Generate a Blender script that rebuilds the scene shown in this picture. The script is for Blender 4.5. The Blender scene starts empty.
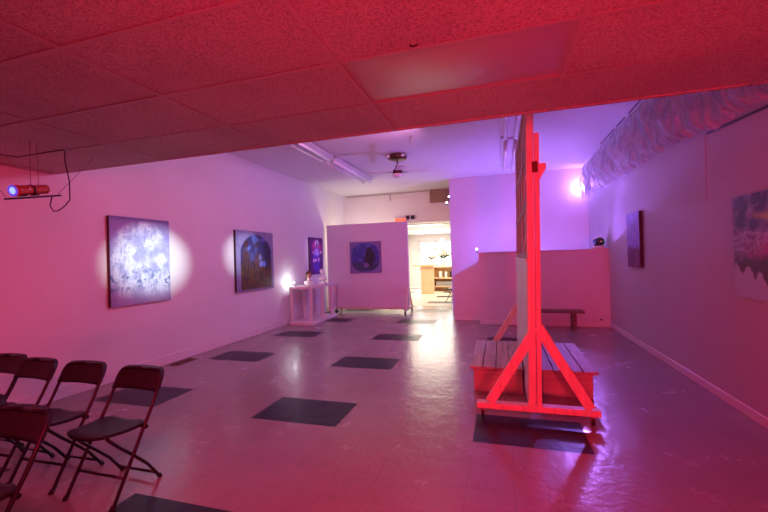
import bpy, bmesh, math, random
import numpy as np
from mathutils import Vector, Matrix, noise, Euler
random.seed(7)
S = bpy.context.scene
COL = S.collection
PI = math.pi
# ------------------------------------------------------------------ materials
def new_mat(name):
    m = bpy.data.materials.new(name); m.use_nodes = True
    nt = m.node_tree
    return m, nt, nt.nodes['Principled BSDF']
def mat(name, col, rough=.6, metal=0., bump=0., bscale=40., var=0., vscale=3., spec=.5, coat=0., stretch=(1,1,1)):
    m, nt, b = new_mat(name)
    b.inputs['Base Color'].default_value = (*col, 1)
    b.inputs['Roughness'].default_value = rough
    b.inputs['Metallic'].default_value = metal
    b.inputs['Specular IOR Level'].default_value = spec
    b.inputs['Coat Weight'].default_value = coat
    N = nt.nodes; L = nt.links
    tc = N.new('ShaderNodeTexCoord')
    mp = N.new('ShaderNodeMapping'); mp.inputs['Scale'].default_value = stretch
    L.new(tc.outputs['Object'], mp.inputs['Vector'])
    if var > 0:
        n = N.new('ShaderNodeTexNoise'); n.inputs['Scale'].default_value = vscale; n.inputs['Detail'].default_value = 6
        L.new(mp.outputs[0], n.inputs['Vector'])
        r = N.new('ShaderNodeValToRGB')
        r.color_ramp.elements[0].position = .3; r.color_ramp.elements[1].position = .7
        r.color_ramp.elements[0].color = (*[c*(1-var) for c in col], 1)
        r.color_ramp.elements[1].color = (*[min(1, c*(1+var)) for c in col], 1)
        L.new(n.outputs['Fac'], r.inputs['Fac']); L.new(r.outputs['Color'], b.inputs['Base Color'])
    if bump > 0:
        n = N.new('ShaderNodeTexNoise'); n.inputs['Scale'].default_value = bscale; n.inputs['Detail'].default_value = 5
        L.new(mp.outputs[0], n.inputs['Vector'])
        bp = N.new('ShaderNodeBump'); bp.inputs['Strength'].default_value = bump; bp.inputs['Distance'].default_value = .02
        L.new(n.outputs['Fac'], bp.inputs['Height']); L.new(bp.outputs['Normal'], b.inputs['Normal'])
    return m
def emit(name, col, s):
    m, nt, b = new_mat(name)
    b.inputs['Base Color'].default_value = (*col, 1)
    b.inputs['Emission Color'].default_value = (*col, 1)
    b.inputs['Emission Strength'].default_value = s
    return m

M = {}
M['wall'] = mat('painted_drywall', (.78,.76,.76), .55, bump=.12, bscale=14, var=.03, vscale=1.5)
M['block'] = mat('painted_block', (.56,.52,.55), .5, bump=.1, bscale=25, var=.04, vscale=1.2)
_nt = M['block'].node_tree; _N = _nt.nodes
_tc = _N.new('ShaderNodeTexCoord'); _sx = _N.new('ShaderNodeSeparateXYZ'); _cx = _N.new('ShaderNodeCombineXYZ')
_nt.links.new(_tc.outputs['Object'], _sx.inputs[0]); _nt.links.new(_sx.outputs['Y'], _cx.inputs['X']); _nt.links.new(_sx.outputs['Z'], _cx.inputs['Y'])
_br = _N.new('ShaderNodeTexBrick'); _br.inputs['Scale'].default_value = 1; _br.inputs['Brick Width'].default_value = .4; _br.inputs['Row Height'].default_value = .2; _br.inputs['Mortar Size'].default_value = .006; _br.inputs['Mortar Smooth'].default_value = .6
_nt.links.new(_cx.outputs[0], _br.inputs['Vector'])
_bp = _N.new('ShaderNodeBump'); _bp.invert = True; _bp.inputs['Strength'].default_value = .18; _bp.inputs['Distance'].default_value = .01
_nt.links.new(_br.outputs['Fac'], _bp.inputs['Height'])
_old = [n for n in _N if n.type == 'BUMP' and n != _bp][0]; _nt.links.new(_old.outputs['Normal'], _bp.inputs['Normal'])
_nt.links.new(_bp.outputs['Normal'], _N['Principled BSDF'].inputs['Normal'])
M['partition'] = mat('partition_paint', (.74,.71,.74), .5, bump=.05, bscale=20, var=.02)
M['beige'] = mat('beige_plaster', (.78,.70,.62), .6, bump=.08, bscale=20)
M['ceil'] = mat('white_ceiling', (.76,.74,.76), .6, bump=.08, bscale=10, var=.03, vscale=1)
M['trim'] = mat('painted_trim', (.78,.74,.74), .4)
M['tbar'] = mat('white_metal_tbar', (.46,.43,.42), .6)
M['darkgap'] = mat('dark_gap', (.02,.015,.015), .9)
M['chairmetal'] = mat('black_tube', (.022,.016,.018), .32, metal=.2, spec=.5)
M['chairseat'] = mat('black_plastic', (.018,.013,.016), .5, bump=.15, bscale=260)
M['capgrey'] = mat('rubber_cap', (.03,.03,.03), .8)
M['pine'] = mat('pale_pine', (.74,.60,.47), .5, bump=.2, bscale=9, var=.14, vscale=5, stretch=(5,5,.7))
M['deckwood'] = mat('deck_boards', (.42,.33,.27), .55, bump=.35, bscale=7, var=.28, vscale=4, stretch=(7,.7,7))
M['boxwood'] = mat('box_wood', (.48,.38,.31), .55, bump=.2, bscale=8, var=.15, vscale=4, stretch=(.8,7,7))
M['studwood'] = mat('old_studs', (.52,.40,.33), .7, bump=.3, bscale=9, var=.25, vscale=5, stretch=(5,5,.6))
M['whitepanel'] = mat('white_board', (.80,.74,.70), .5, var=.04)
M['darkwood'] = mat('brown_wood', (.20,.12,.09), .5, var=.2, vscale=6, stretch=(.7,6,6))
M['tablewhite'] = mat('painted_table', (.80,.72,.72), .4, var=.03)
M['brown'] = mat('bronze_metal', (.10,.04,.03), .3, metal=.6)
M['fanwhite'] = mat('white_blade', (.75,.72,.74), .5)
M['glass'] = mat('frosted_glass', (.85,.82,.84), .2)
M['fixture'] = mat('white_enamel', (.72,.70,.74), .25)
M['tube'] = mat('glass_tube', (.9,.9,.93), .25, coat=.5)
M['red'] = mat('red_shell', (.65,.08,.07), .35)
M['black'] = mat('black_plain', (.012,.012,.014), .5)
M['wire'] = mat('dark_wire', (.05,.03,.04), .6)
M['greywire'] = mat('grey_wire', (.25,.2,.22), .5)
M['brownboard'] = mat('brown_board', (.30,.20,.16), .6, var=.1)
M['vent'] = mat('rust_register', (.16,.06,.05), .5, metal=.3)
M['lightwood'] = mat('light_maple', (.86,.66,.40), .45, var=.06, vscale=4)
M['paper'] = mat('paper', (.85,.85,.85), .7)
M['petal'] = mat('white_petal', (.9,.86,.84), .7)
M['leaf'] = mat('dark_leaf', (.05,.10,.05), .6)
M['ceramic'] = mat('white_ceramic', (.85,.83,.80), .25)
M['hair'] = mat('brown_glaze', (.13,.045,.03), .3)
M['skin'] = mat('terracotta_glaze', (.55,.28,.18), .35)
M['outlet'] = mat('outlet_plastic', (.75,.72,.7), .4)

# acoustic tile: pitted
m, nt, b = new_mat('acoustic_tile'); N = nt.nodes; L = nt.links
tc = N.new('ShaderNodeTexCoord')
n1 = N.new('ShaderNodeTexNoise'); n1.inputs['Scale'].default_value = 115; n1.inputs['Detail'].default_value = 4
n2 = N.new('ShaderNodeTexVoronoi'); n2.inputs['Scale'].default_value = 120
n3 = N.new('ShaderNodeTexNoise'); n3.inputs['Scale'].default_value = 1.6; n3.inputs['Detail'].default_value = 3
for n in (n1, n2, n3): L.new(tc.outputs['Object'], n.inputs['Vector'])
r1 = N.new('ShaderNodeValToRGB'); r1.color_ramp.elements[0].position = .36; r1.color_ramp.elements[1].position = .58
r1.color_ramp.elements[0].color = (.33,.30,.29,1); r1.color_ramp.elements[1].color = (.60,.56,.54,1)
L.new(n1.outputs['Fac'], r1.inputs['Fac'])
mx = N.new('ShaderNodeMix'); mx.data_type = 'RGBA'; mx.blend_type = 'MULTIPLY'; mx.inputs['Factor'].default_value = .35
r3 = N.new('ShaderNodeValToRGB'); r3.color_ramp.elements[0].color = (.6,.6,.6,1); r3.color_ramp.elements[0].position = .35
r3.color_ramp.elements[1].position = .65
L.new(n3.outputs['Fac'], r3.inputs['Fac']); L.new(r1.outputs['Color'], mx.inputs['A']); L.new(r3.outputs['Color'], mx.inputs['B'])
L.new(mx.outputs['Result'], b.inputs['Base Color'])
bp = N.new('ShaderNodeBump'); bp.inputs['Strength'].default_value = .5; bp.inputs['Distance'].default_value = .006
L.new(n1.outputs['Fac'], bp.inputs['Height']); L.new(bp.outputs['Normal'], b.inputs['Normal'])
b.inputs['Roughness'].default_value = .85
M['tile'] = m

# worn polished vinyl floor
def floor_mat(name, ca, cb, rough, spec=.5):
    m, nt, b = new_mat(name); N = nt.nodes; L = nt.links
    tc = N.new('ShaderNodeTexCoord')
    n1 = N.new('ShaderNodeTexNoise'); n1.inputs['Scale'].default_value = 2.2; n1.inputs['Detail'].default_value = 8; n1.inputs['Roughness'].default_value = .65
    n2 = N.new('ShaderNodeTexNoise'); n2.inputs['Scale'].default_value = 5.5; n2.inputs['Detail'].default_value = 5
    n4 = N.new('ShaderNodeTexNoise'); n4.inputs['Scale'].default_value = 24; n4.inputs['Detail'].default_value = 3
    n3 = N.new('ShaderNodeTexNoise'); n3.inputs['Scale'].default_value = 60; n3.inputs['Detail'].default_value = 2
    for n in (n1, n2, n3, n4): L.new(tc.outputs['Object'], n.inputs['Vector'])
    r = N.new('ShaderNodeValToRGB'); r.color_ramp.elements[0].position = .35; r.color_ramp.elements[1].position = .68
    r.color_ramp.elements[0].color = (*ca, 1); r.color_ramp.elements[1].color = (*cb, 1)
    L.new(n1.outputs['Fac'], r.inputs['Fac'])
    # joints of the foot-square vinyl tiles
    br = N.new('ShaderNodeTexBrick'); br.offset = 0; br.inputs['Scale'].default_value = 1
    br.inputs['Mortar Size'].default_value = .0035; br.inputs['Brick Width'].default_value = .3033; br.inputs['Row Height'].default_value = .3117
    br.inputs['Color1'].default_value = (1,1,1,1); br.inputs['Color2'].default_value = (.93,.93,.93,1); br.inputs['Mortar'].default_value = (.72,.72,.72,1)
    mp = N.new('ShaderNodeMapping'); mp.inputs['Location'].default_value = (2.38+.3033*10, -3.2+.3117*20, 0)
    L.new(tc.outputs['Object'], mp.inputs['Vector']); L.new(mp.outputs[0], br.inputs['Vector'])
    mx = N.new('ShaderNodeMix'); mx.data_type = 'RGBA'; mx.blend_type = 'MULTIPLY'; mx.inputs['Factor'].default_value = .6
    L.new(r.outputs['Color'], mx.inputs['A']); L.new(br.outputs['Color'], mx.inputs['B'])
    L.new(mx.outputs['Result'], b.inputs['Base Color'])
    rr = N.new('ShaderNodeMapRange'); rr.inputs['From Min'].default_value = .3; rr.inputs['From Max'].default_value = .7
    rr.inputs['To Min'].default_value = rough*.9; rr.inputs['To Max'].default_value = rough*1.15
    L.new(n1.outputs['Fac'], rr.inputs['Value']); L.new(rr.outputs['Result'], b.inputs['Roughness'])
    ad = N.new('ShaderNodeMath'); ad.operation = 'MULTIPLY_ADD'; ad.inputs[1].default_value = .35
    L.new(n4.outputs['Fac'], ad.inputs[0]); L.new(n2.outputs['Fac'], ad.inputs[2])
    bp = N.new('ShaderNodeBump'); bp.inputs['Strength'].default_value = .5; bp.inputs['Distance'].default_value = .0125
    L.new(ad.outputs[0], bp.inputs['Height']); L.new(bp.outputs['Normal'], b.inputs['Normal'])
    b.inputs['Specular IOR Level'].default_value = spec
    b.inputs['Coat Weight'].default_value = .12*(spec>.3); b.inputs['Coat Roughness'].default_value = .12
    return m
M['floor'] = floor_mat('worn_cream_vinyl', (.285,.235,.215), (.315,.262,.24), .25)
M['floordark'] = floor_mat('navy_vinyl', (.016,.014,.026), (.026,.022,.04), .34, .2)

# cloudy plastic sheeting
m, nt, b = new_mat('cloudy_plastic_sheet'); N = nt.nodes; L = nt.links
tl = N.new('ShaderNodeBsdfTranslucent'); tl.inputs['Color'].default_value = (.85,.83,.88,1)
tr = N.new('ShaderNodeBsdfTransparent'); mixs = N.new('ShaderNodeMixShader'); mix2 = N.new('ShaderNodeMixShader')
b.inputs['Base Color'].default_value = (.80,.76,.80,1); b.inputs['Roughness'].default_value = .6; b.inputs['Specular IOR Level'].default_value = .25
mixs.inputs['Fac'].default_value = .42
_n = N.new('ShaderNodeTexNoise'); _n.inputs['Scale'].default_value = 1.6; _n.inputs['Detail'].default_value = 7; _n.inputs['Distortion'].default_value = .8
_m = N.new('ShaderNodeMapping'); _m.inputs['Scale'].default_value = (1,5.5,1.1); _t = N.new('ShaderNodeTexCoord')
_r = N.new('ShaderNodeMapRange'); _r.inputs['From Min'].default_value = .42; _r.inputs['From Max'].default_value = .66; _r.inputs['To Min'].default_value = .0; _r.inputs['To Max'].default_value = .75
L.new(_t.outputs['Object'], _m.inputs['Vector']); L.new(_m.outputs[0], _n.inputs['Vector']); L.new(_n.outputs['Fac'], _r.inputs['Value']); L.new(_r.outputs['Result'], mix2.inputs['Fac'])
L.new(b.outputs[0], mixs.inputs[1]); L.new(tl.outputs[0], mixs.inputs[2])
L.new(mixs.outputs[0], mix2.inputs[1]); L.new(tr.outputs[0], mix2.inputs[2])
L.new(mix2.outputs[0], N['Material Output'].inputs['Surface'])
nz = N.new('ShaderNodeTexNoise'); nz.inputs['Scale'].default_value = 9; nz.inputs['Detail'].default_value = 6; nz.inputs['Distortion'].default_value = 1.2
tc = N.new('ShaderNodeTexCoord'); mp = N.new('ShaderNodeMapping'); mp.inputs['Scale'].default_value = (1,1.6,.5)
L.new(tc.outputs['Object'], mp.inputs['Vector']); L.new(mp.outputs[0], nz.inputs['Vector'])
bp = N.new('ShaderNodeBump'); bp.inputs['Strength'].default_value = .8; bp.inputs['Distance'].default_value = .04
L.new(nz.outputs['Fac'], bp.inputs['Height']); L.new(bp.outputs['Normal'], b.inputs['Normal']); L.new(bp.outputs['Normal'], tl.inputs['Normal'])
M['plastic'] = m
m, nt, b = new_mat('paint_layer'); at = nt.nodes.new('ShaderNodeAttribute'); at.attribute_name = 'Col'
nt.links.new(at.outputs['Color'], b.inputs['Base Color']); b.inputs['Roughness'].default_value = .45
M['picture'] = m
M['canvasedge'] = mat('dark_canvas_edge', (.06,.03,.05), .7)
M['diffuser'] = mat('ribbed_diffuser', (.40,.34,.35), .3, bump=.3, bscale=200)

# ------------------------------------------------------------------ mesh helpers
class MB:
    def __init__(s): s.bm = bmesh.new(); s.mats = []
    def _mi(s, m):
        if m is None: return 0
        if m not in s.mats: s.mats.append(m)
        return s.mats.index(m)
    def box(s, a, b, bev=0., m=None, rot=None, piv=None):
        x0,y0,z0 = a; x1,y1,z1 = b
        vs = [s.bm.verts.new(v) for v in ((x0,y0,z0),(x1,y0,z0),(x1,y1,z0),(x0,y1,z0),(x0,y0,z1),(x1,y0,z1),(x1,y1,z1),(x0,y1,z1))]
        fs = [s.bm.faces.new([vs[i] for i in q]) for q in ((0,3,2,1),(4,5,6,7),(0,1,5,4),(1,2,6,5),(2,3,7,6),(3,0,4,7))]
        mi = s._mi(m)
        for f in fs: f.material_index = mi
        if bev > 0:
            es = list({e for f in fs for e in f.edges})
            r = bmesh.ops.bevel(s.bm, geom=es, offset=bev, segments=2, affect='EDGES', profile=.5)
            for f in r['faces']: f.material_index = mi
            vs = list({v for f in r['faces'] for v in f.verts} | {v for v in vs if v.is_valid})
        if rot is not None:
            p = Vector(piv if piv else ((x0+x1)/2,(y0+y1)/2,(z0+z1)/2))
            for v in vs: v.co = p + rot @ (v.co-p)
        return s
    def bar(s, p, q, w, h, up=(0,0,1), bev=.003, m=None):
        p = Vector(p); q = Vector(q); d = q-p; L = d.length; z = d.normalized()
        x = Vector(up).cross(z)
        if x.length < 1e-4: x = Vector((1,0,0))
        x.normalize(); y = z.cross(x)
        R = Matrix((x,y,z)).transposed()
        n0 = set(s.bm.verts)
        s.box((-w/2,-h/2,0),(w/2,h/2,L), bev, m)
        for v in s.bm.verts:
            if v not in n0: v.co = p + R @ v.co
        return s
    def tube(s, pts, r, n=10, cap=True, m=None, closed=False):
        pts = [Vector(p) for p in pts]; rings = []; K = len(pts)
        rs = r if isinstance(r, (list,tuple)) else [r]*K
        ref = None
        for i, p in enumerate(pts):
            if closed: t = pts[(i+1)%K]-pts[i-1]
            else: t = pts[min(i+1,K-1)]-pts[max(i-1,0)]
            t.normalize()
            if ref is None:
                ref = t.cross(Vector((0,0,1)))
                if ref.length < .1: ref = t.cross(Vector((1,0,0)))
            ref = (ref - t*ref.dot(t)); ref.normalize(); b2 = t.cross(ref)
            rings.append([s.bm.verts.new(p + (ref*math.cos(2*PI*k/n)+b2*math.sin(2*PI*k/n))*rs[i]) for k in range(n)])
        mi = s._mi(m)
        rng = range(K) if closed else range(K-1)
        for i in rng:
            a = rings[i]; b = rings[(i+1)%K]
            for k in range(n):
                f = s.bm.faces.new((a[k],a[(k+1)%n],b[(k+1)%n],b[k])); f.smooth = True; f.material_index = mi
        if cap and not closed:
            f = s.bm.faces.new(rings[0][::-1]); f.material_index = mi
            f = s.bm.faces.new(rings[-1]); f.material_index = mi
        return s
    def lathe(s, prof, c=(0,0,0), n=24, m=None, smooth=True, sq=(1,1)):
        rings = []; mi = s._mi(m)
        for r, z in prof:
            if r < 1e-5: rings.append([s.bm.verts.new((c[0],c[1],c[2]+z))])
            else: rings.append([s.bm.verts.new((c[0]+r*sq[0]*math.cos(2*PI*k/n), c[1]+r*sq[1]*math.sin(2*PI*k/n), c[2]+z)) for k in range(n)])
        for a, b in zip(rings, rings[1:]):
            for k in range(n):
                k2 = (k+1)%n
                if len(a) == 1 and len(b) == 1: continue
                if len(a) == 1: f = s.bm.faces.new((a[0],b[k2],b[k]))
                elif len(b) == 1: f = s.bm.faces.new((a[k],a[k2],b[0]))
                else: f = s.bm.faces.new((a[k],a[k2],b[k2],b[k]))
                f.smooth = smooth; f.material_index = mi
        return s
    def poly_prism(s, pts, lift, m=None):
        lift = Vector(lift); mi = s._mi(m)
        a = [s.bm.verts.new(p) for p in pts]; b = [s.bm.verts.new(Vector(p)+lift) for p in pts]
        n = len(pts)
        fs = [s.bm.faces.new(a[::-1]), s.bm.faces.new(b)] + [s.bm.faces.new((a[i],a[(i+1)%n],b[(i+1)%n],b[i])) for i in range(n)]
        for f in fs: f.material_index = mi
        return s
    def blob(s, c, r, sc=(1,1,1), jit=0., sub=2, m=None, seed=0):
        mi = s._mi(m)
        r0 = bmesh.ops.create_icosphere(s.bm, subdivisions=sub, radius=1)
        for v in r0['verts']:
            k = 1 + jit*noise.noise(v.co*2.3+Vector((seed*3.1,seed*1.7,seed)))
            v.co = Vector((c[0]+v.co.x*r*sc[0]*k, c[1]+v.co.y*r*sc[1]*k, c[2]+v.co.z*r*sc[2]*k))
        for f in {f for v in r0['verts'] for f in v.link_faces}: f.smooth = True; f.material_index = mi
        return s
    def build(s, name, m=None, parent=None, loc=None):
        me = bpy.data.meshes.new(name)
        bmesh.ops.recalc_face_normals(s.bm, faces=s.bm.faces[:])
        s.bm.to_mesh(me); s.bm.free()
        if s.mats:
            for q in s.mats: me.materials.append(q)
        else: me.materials.append(m)
        o = bpy.data.objects.new(name, me); COL.objects.link(o)
        if parent: o.parent = parent
        if loc: o.location = loc
        return o
def tag(o, label=None, cat=None, group=None, kind=None):
    if label: o['label'] = label
    if cat: o['category'] = cat
    if group: o['group'] = group
    if kind: o['kind'] = kind
    return o
def struct(o): o['kind'] = 'structure'; return o
def empty(name, loc, label, cat, group=None, rz=0.):
    o = bpy.data.objects.new(name, None); COL.objects.link(o); o.empty_display_size = .1
    o.location = loc; o.rotation_euler = (0,0,rz)
    return tag(o, label, cat, group)
def copy_tree(o, parent=None):
    c = o.copy(); COL.objects.link(c); c.parent = parent
    for ch in list(o.children): copy_tree(ch, c)
    return c

# ------------------------------------------------------------------ dimensions
XL, XR = -4.93, 2.11
ZD, ZC = 2.62, 3.62          # dropped ceiling, main ceiling
YD = 3.21                    # edge of the dropped ceiling
YB = 10.5                    # violet back wall
YH = 11.9                   # boarded wall over the passage
YF = -3.2

# floor with navy squares set in
xs0 = [-4.5+2.12*k for k in range(3)]; ys0 = [-2.24+1.82*k for k in range(8)]
wx, wy = .90, .58
cx = sorted({XL-.15, XR+.15} | {x for a in xs0 for x in (a, a+wx) if XL < x < XR})
cy_ = sorted({YF-.1, YH} | {y for a in ys0 for y in (a, a+wy) if YF < y < YH})
fb = MB(); a0 = fb._mi(M['floor']); a1 = fb._mi(M['floordark'])
gv = [[fb.bm.verts.new((x,y,0)) for x in cx] for y in cy_]
for j in range(len(cy_)-1):
    for i in range(len(cx)-1):
        f = fb.bm.faces.new((gv[j][i],gv[j][i+1],gv[j+1][i+1],gv[j+1][i]))
        mx_ = (cx[i]+cx[i+1])/2; my_ = (cy_[j]+cy_[j+1])/2
        f.material_index = a1 if any(a < mx_ < a+wx for a in xs0) and any(a < my_ < a+wy for a in ys0) else a0
fl = struct(fb.build('floor'))
sl = MB().box((XL-.15,YF-.1,-.1),(XR+.15,YH,-.006))
sl.build('subfloor', M['floor'], fl)

struct(MB().box((XL-.15,YF,0),(XL,YH+.15,ZC+.1)).build('wall_left', M['wall']))
struct(MB().box((XR,YF,0),(XR+.15,YB+.12,ZC+.1)).build('wall_right', M['block']))
struct(MB().box((XL-.15,YF-.15,0),(XR+.15,YF,ZC+.1)).build('wall_front', M['wall']))
struct(MB().box((-1.27,YB,0),(XR,YB+.12,ZC)).build('wall_back', M['wall']))
struct(MB().box((-1.27,YB+.12,0),(-1.15,YH+.15,ZC)).build('wall_passage', M['beige']))
# boarded wall over the opening
hb = MB()
z = 2.62
while z < ZC-.01:
    hb.box((XL, YH, z), (-1.27, YH+.14, min(z+.2, ZC)), .003); z += .2
hb.box((XL,YH,0),(-3.75,YH+.14,2.62))
struct(hb.build('wall_header', M['wall']))
struct(MB().box((XL-.1,YD,ZC),(XR+.1,YH+.2,ZC+.12)).build('ceiling_main', M['ceil']))
struct(MB().box((XL,YD-.14,ZD+.02),(XR,YD-.03,ZC)).build('wall_soffit', M['wall']))
# dropped ceiling tiles (each slightly out of level) with T bars
xb = [-4.556,-3.316,-2.076,-.836,.404,1.644]; yb = [YD-.61*k for k in range(0,11)]
XX = [XL]+xb+[XR]
ct = MB()
rr = random.Random(3)
for j in range(len(yb)-1):
    y1, y0 = yb[j], yb[j+1]
    for i in range(len(XX)-1):
        x0, x1 = XX[i], XX[i+1]
        if abs(x0+.836) < .01 and j == 1: continue
        dz = [rr.uniform(0,.005) for _ in range(4)]
        if (i == 1 and j == 0): dz = [0,0,0,0]
        vs = [ct.bm.verts.new(v) for v in ((x0,y0,ZD+dz[0]),(x1,y0,ZD+dz[1]),(x1,y1,ZD+dz[2]),(x0,y1,ZD+dz[3]),(x0,y0,ZD+.06),(x1,y0,ZD+.06),(x1,y1,ZD+.06),(x0,y1,ZD+.06))]
        for q in ((0,3,2,1),(4,5,6,7),(0,1,5,4),(1,2,6,5),(2,3,7,6),(3,0,4,7)): ct.bm.faces.new([vs[k] for k in q])
struct(ct.build('ceiling_dropped', M['tile']))
tb = MB()
for x in xb: tb.box((x-.012, YF, ZD-.004),(x+.012, YD, ZD-.001))
for y in yb[1:]: tb.box((XL, y-.012, ZD-.0035),(XR, y+.012, ZD-.002))
struct(tb.build('trim_1', M['tbar']))
struct(MB().box((XL,YD-.03,ZD-.004),(XR,YD+.004,ZD+.06)).build('trim_2', M['tile']))
struct(MB().box((XL,YF,ZD-.02),(XL+.02,YD-.06,ZD)).build('trim_3', M['tbar']))
# baseboards
def base(name, a, b):
    struct(MB().box(a, b, .005).build(name, M['trim']))
base('baseboard_left', (XL, YF, 0), (XL+.018, YH, .14))
base('baseboard_right', (XR-.018, YF, 0), (XR, 8.78, .09))

# low wall in front of the raised area and its sloped return
lw = MB().box((-.46,8.78,0),(XR,8.9,1.57))
struct(lw.build('wall_low', M['partition']))
struct(MB().box((-.475,8.765,1.57),(XR,8.915,1.595),.004).build('trim_4', M['trim']))
base('baseboard_low', (-.46,8.765,0), (XR-.02,8.78,.09))
kn = MB().poly_prism([(-1.08,9.3,0),(-.46,9.3,0),(-.46,9.3,1.39),(-1.08,9.3,1.06)], (0,.1,0))
kn.box((-.46,8.9,0),(-.36,9.4,1.39))
struct(kn.build('wall_stair', M['partition']))
base('baseboard_stair', (-1.08,9.288,0), (-.46,9.3,.06))

# ------------------------------------------------------------------ rear room seen through the opening
RF = floor_mat('rear_vinyl', (.66,.56,.44), (.74,.64,.52), .42, .3)
rx = sorted({-7.2,1.2} | {x for a in [-6.62+2.12*k for k in range(4)] for x in (a,a+wx)}); ry = sorted({YH,20.6} | {y for a in [12.55+1.87*k for k in range(4)] for y in (a,a+wy)})
fb = MB(); a0 = fb._mi(RF); a1 = fb._mi(M['floordark'])
gv = [[fb.bm.verts.new((x,y,0)) for x in rx] for y in ry]
for jj in range(len(ry)-1):
    for ii in range(len(rx)-1):
        f = fb.bm.faces.new((gv[jj][ii],gv[jj][ii+1],gv[jj+1][ii+1],gv[jj+1][ii]))
        qx = (rx[ii]+rx[ii+1])/2; qy = (ry[jj]+ry[jj+1])/2
        f.material_index = a1 if any(a < qx < a+wx for a in [-6.62+2.12*k for k in range(4)]) and any(a < qy < a+wy for a in [12.55+1.87*k for k in range(4)]) else a0
struct(fb.build('floor_rear'))
struct(MB().box((-7.2,20.4,0),(1.2,20.6,2.8)).build('wall_rear', M['wall']))
struct(MB().box((-7.2,YH+.15,0),(-7.05,20.4,2.8)).build('wall_rear_left', M['wall']))
struct(MB().box((1.05,YH+.15,0),(1.2,20.4,2.8)).build('wall_rear_right', M['wall']))
rc = MB().box((-7.2,YH+.14,2.75),(1.2,20.6,2.85))
for k in range(6): rc.box((-7,13.2+k*1.22,2.738),(1,13.23+k*1.22,2.75))
struct(rc.build('ceiling_rear', M['ceil']))
w = MB().box((-4.1,20.36,1.0),(-2.4,20.395,2.3)); wn = w.build('window_1', emit('daylight_pane', (.85,.93,1), 1.3)); struct(wn)
wf = MB()
for x in (-4.14,-3.28,-2.44): wf.box((x,20.33,.86),(x+.07,20.37,2.39))
for z in (.86,1.95,2.34): wf.box((-4.14,20.33,z),(-2.37,20.37,z+.05))
wf.build('window_frame', M['trim'], wn)
struct(MB().box((-5.1,19.6,0),(-4.7,20.0,2.75)).build('wall_rear_pier', mat('pale_grey_paint', (.55,.6,.66), .6)))

for k, (yy, lab) in enumerate(((14.3,'bright ceiling light panel of the rear room nearest the opening'),(17.2,'bright ceiling light panel of the rear room, the farther one'))):
    t = empty('ceiling_light', (-3.0,yy,2.738), lab, 'ceiling light', 'rear room ceiling lights')
    MB().box((-1.0,-.33,-.012),(1.0,.33,0)).build('frame', M['trim'], t)
    MB().box((-.96,-.29,-.018),(.96,.29,-.012)).build('diffuser', emit('lit_diffuser', (1,.93,.82), 1.6), t)

# counter, shelf unit
t = empty('counter', (-3.05,15.7,0), 'light wood counter with overhanging top in the bright rear room', 'counter')
MB().box((-.45,-.08,1.15),(.50,1.0,1.22),.006).build('countertop', M['lightwood'], t)
MB().box((-.12,0,0),(.42,.06,1.15),.004).build('end_panel', M['lightwood'], t)
MB().box((-.12,.06,0),(-.07,.95,1.15),.004).build('side_panel', M['lightwood'], t)
t = empty('shelf_unit', (-2.26,17.0,0), 'open light wood shelf unit beside the counter in the rear room', 'shelf')
for x in (-.62,.75): MB().box((x,0,0),(x+.05,.5,1.08),.003).build('side_panel', M['lightwood'], t)
for z in (.18,.55,1.05): MB().box((-.57,0,z),(.75,.5,z+.05),.003).build('shelf', M['lightwood'], t)
MB().box((-.57,.46,0),(.75,.5,1.05)).build('back_panel', M['lightwood'], t)
for dx, wd, hh, mm, lab in ((-.35,.12,.28,'paper','white box standing left on the middle shelf of the wooden shelf unit'),(-.1,.1,.25,'paper','white box standing centrally on the middle shelf of the wooden shelf unit'),(.12,.15,.27,'black','black box standing on the middle shelf of the wooden shelf unit')):
    tag(MB().box((-2.26+dx,17.03,.601),(-2.26+dx+wd,17.25,.601+hh),.005).build('storage_box', M[mm]), lab, 'box')
tag(MB().box((-2.75,17.02,.231),(-1.7,17.42,.42),.01).build('storage_bin', mat('grey_bin',(.38,.38,.40),.5)), 'long grey bin on the lowest shelf of the wooden shelf unit', 'bin')
# flowers
def bouquet(loc, s, lab, seed):
    t = empty('flower_arrangement', loc, lab, 'flowers')
    MB().lathe([(0,0),(.07*s,0),(.09*s,.1*s),(.05*s,.2*s),(.06*s,.24*s)], n=16).build('vase', M['ceramic'], t)
    r = random.Random(seed)
    g = MB()
    for k in range(26):
        a = r.uniform(0,2*PI); q = r.uniform(.05,.26)*s
        g.tube([(0,0,.2*s),(q*.5*math.cos(a),q*.5*math.sin(a),.3*s),(q*math.cos(a),q*math.sin(a),(.3+r.uniform(.0,.12))*s)], [.006,.02*s,.004], 5)
    g.build('foliage', M['leaf'], t)
    f = MB()
    for k in range(34):
        a = r.uniform(0,2*PI); q = r.uniform(0,.22)*s; h = .36*s + r.uniform(0,.42)*s*(1-q/(.3*s))
        f.blob((q*math.cos(a),q*math.sin(a),h), r.uniform(.055,.085)*s, jit=.5, sub=2, seed=k)
    f.build('blossom', M['petal'], t)
bouquet((-2.83,16.5,1.2205), .85, 'smaller white flower arrangement on the rear counter', 1)
bouquet((-2.45,17.25,1.1005), 1.5, 'tall white flower arrangement on the wooden shelf unit in the rear room', 2)
tag(MB().box((-2.75,15.9,1.111),(-2.9+.2,16.25,1.116)).build('paper_sheet', M['paper'], None), 'white sheet of paper lying on the rear counter', 'paper') if False else None
t = MB().box((-.19,-.15,0),(.19,.15,.03),.004, m=M['paper']).box((-.14,-.11,.03),(.12,.12,.05),.004,m=M['black']).build('paper_stack')
t.location = (-3.05,16.0,1.2205); t.rotation_euler = (0,0,.25); tag(t, 'stack of papers and a black folder on the counter top of the rear room', 'papers')

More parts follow.
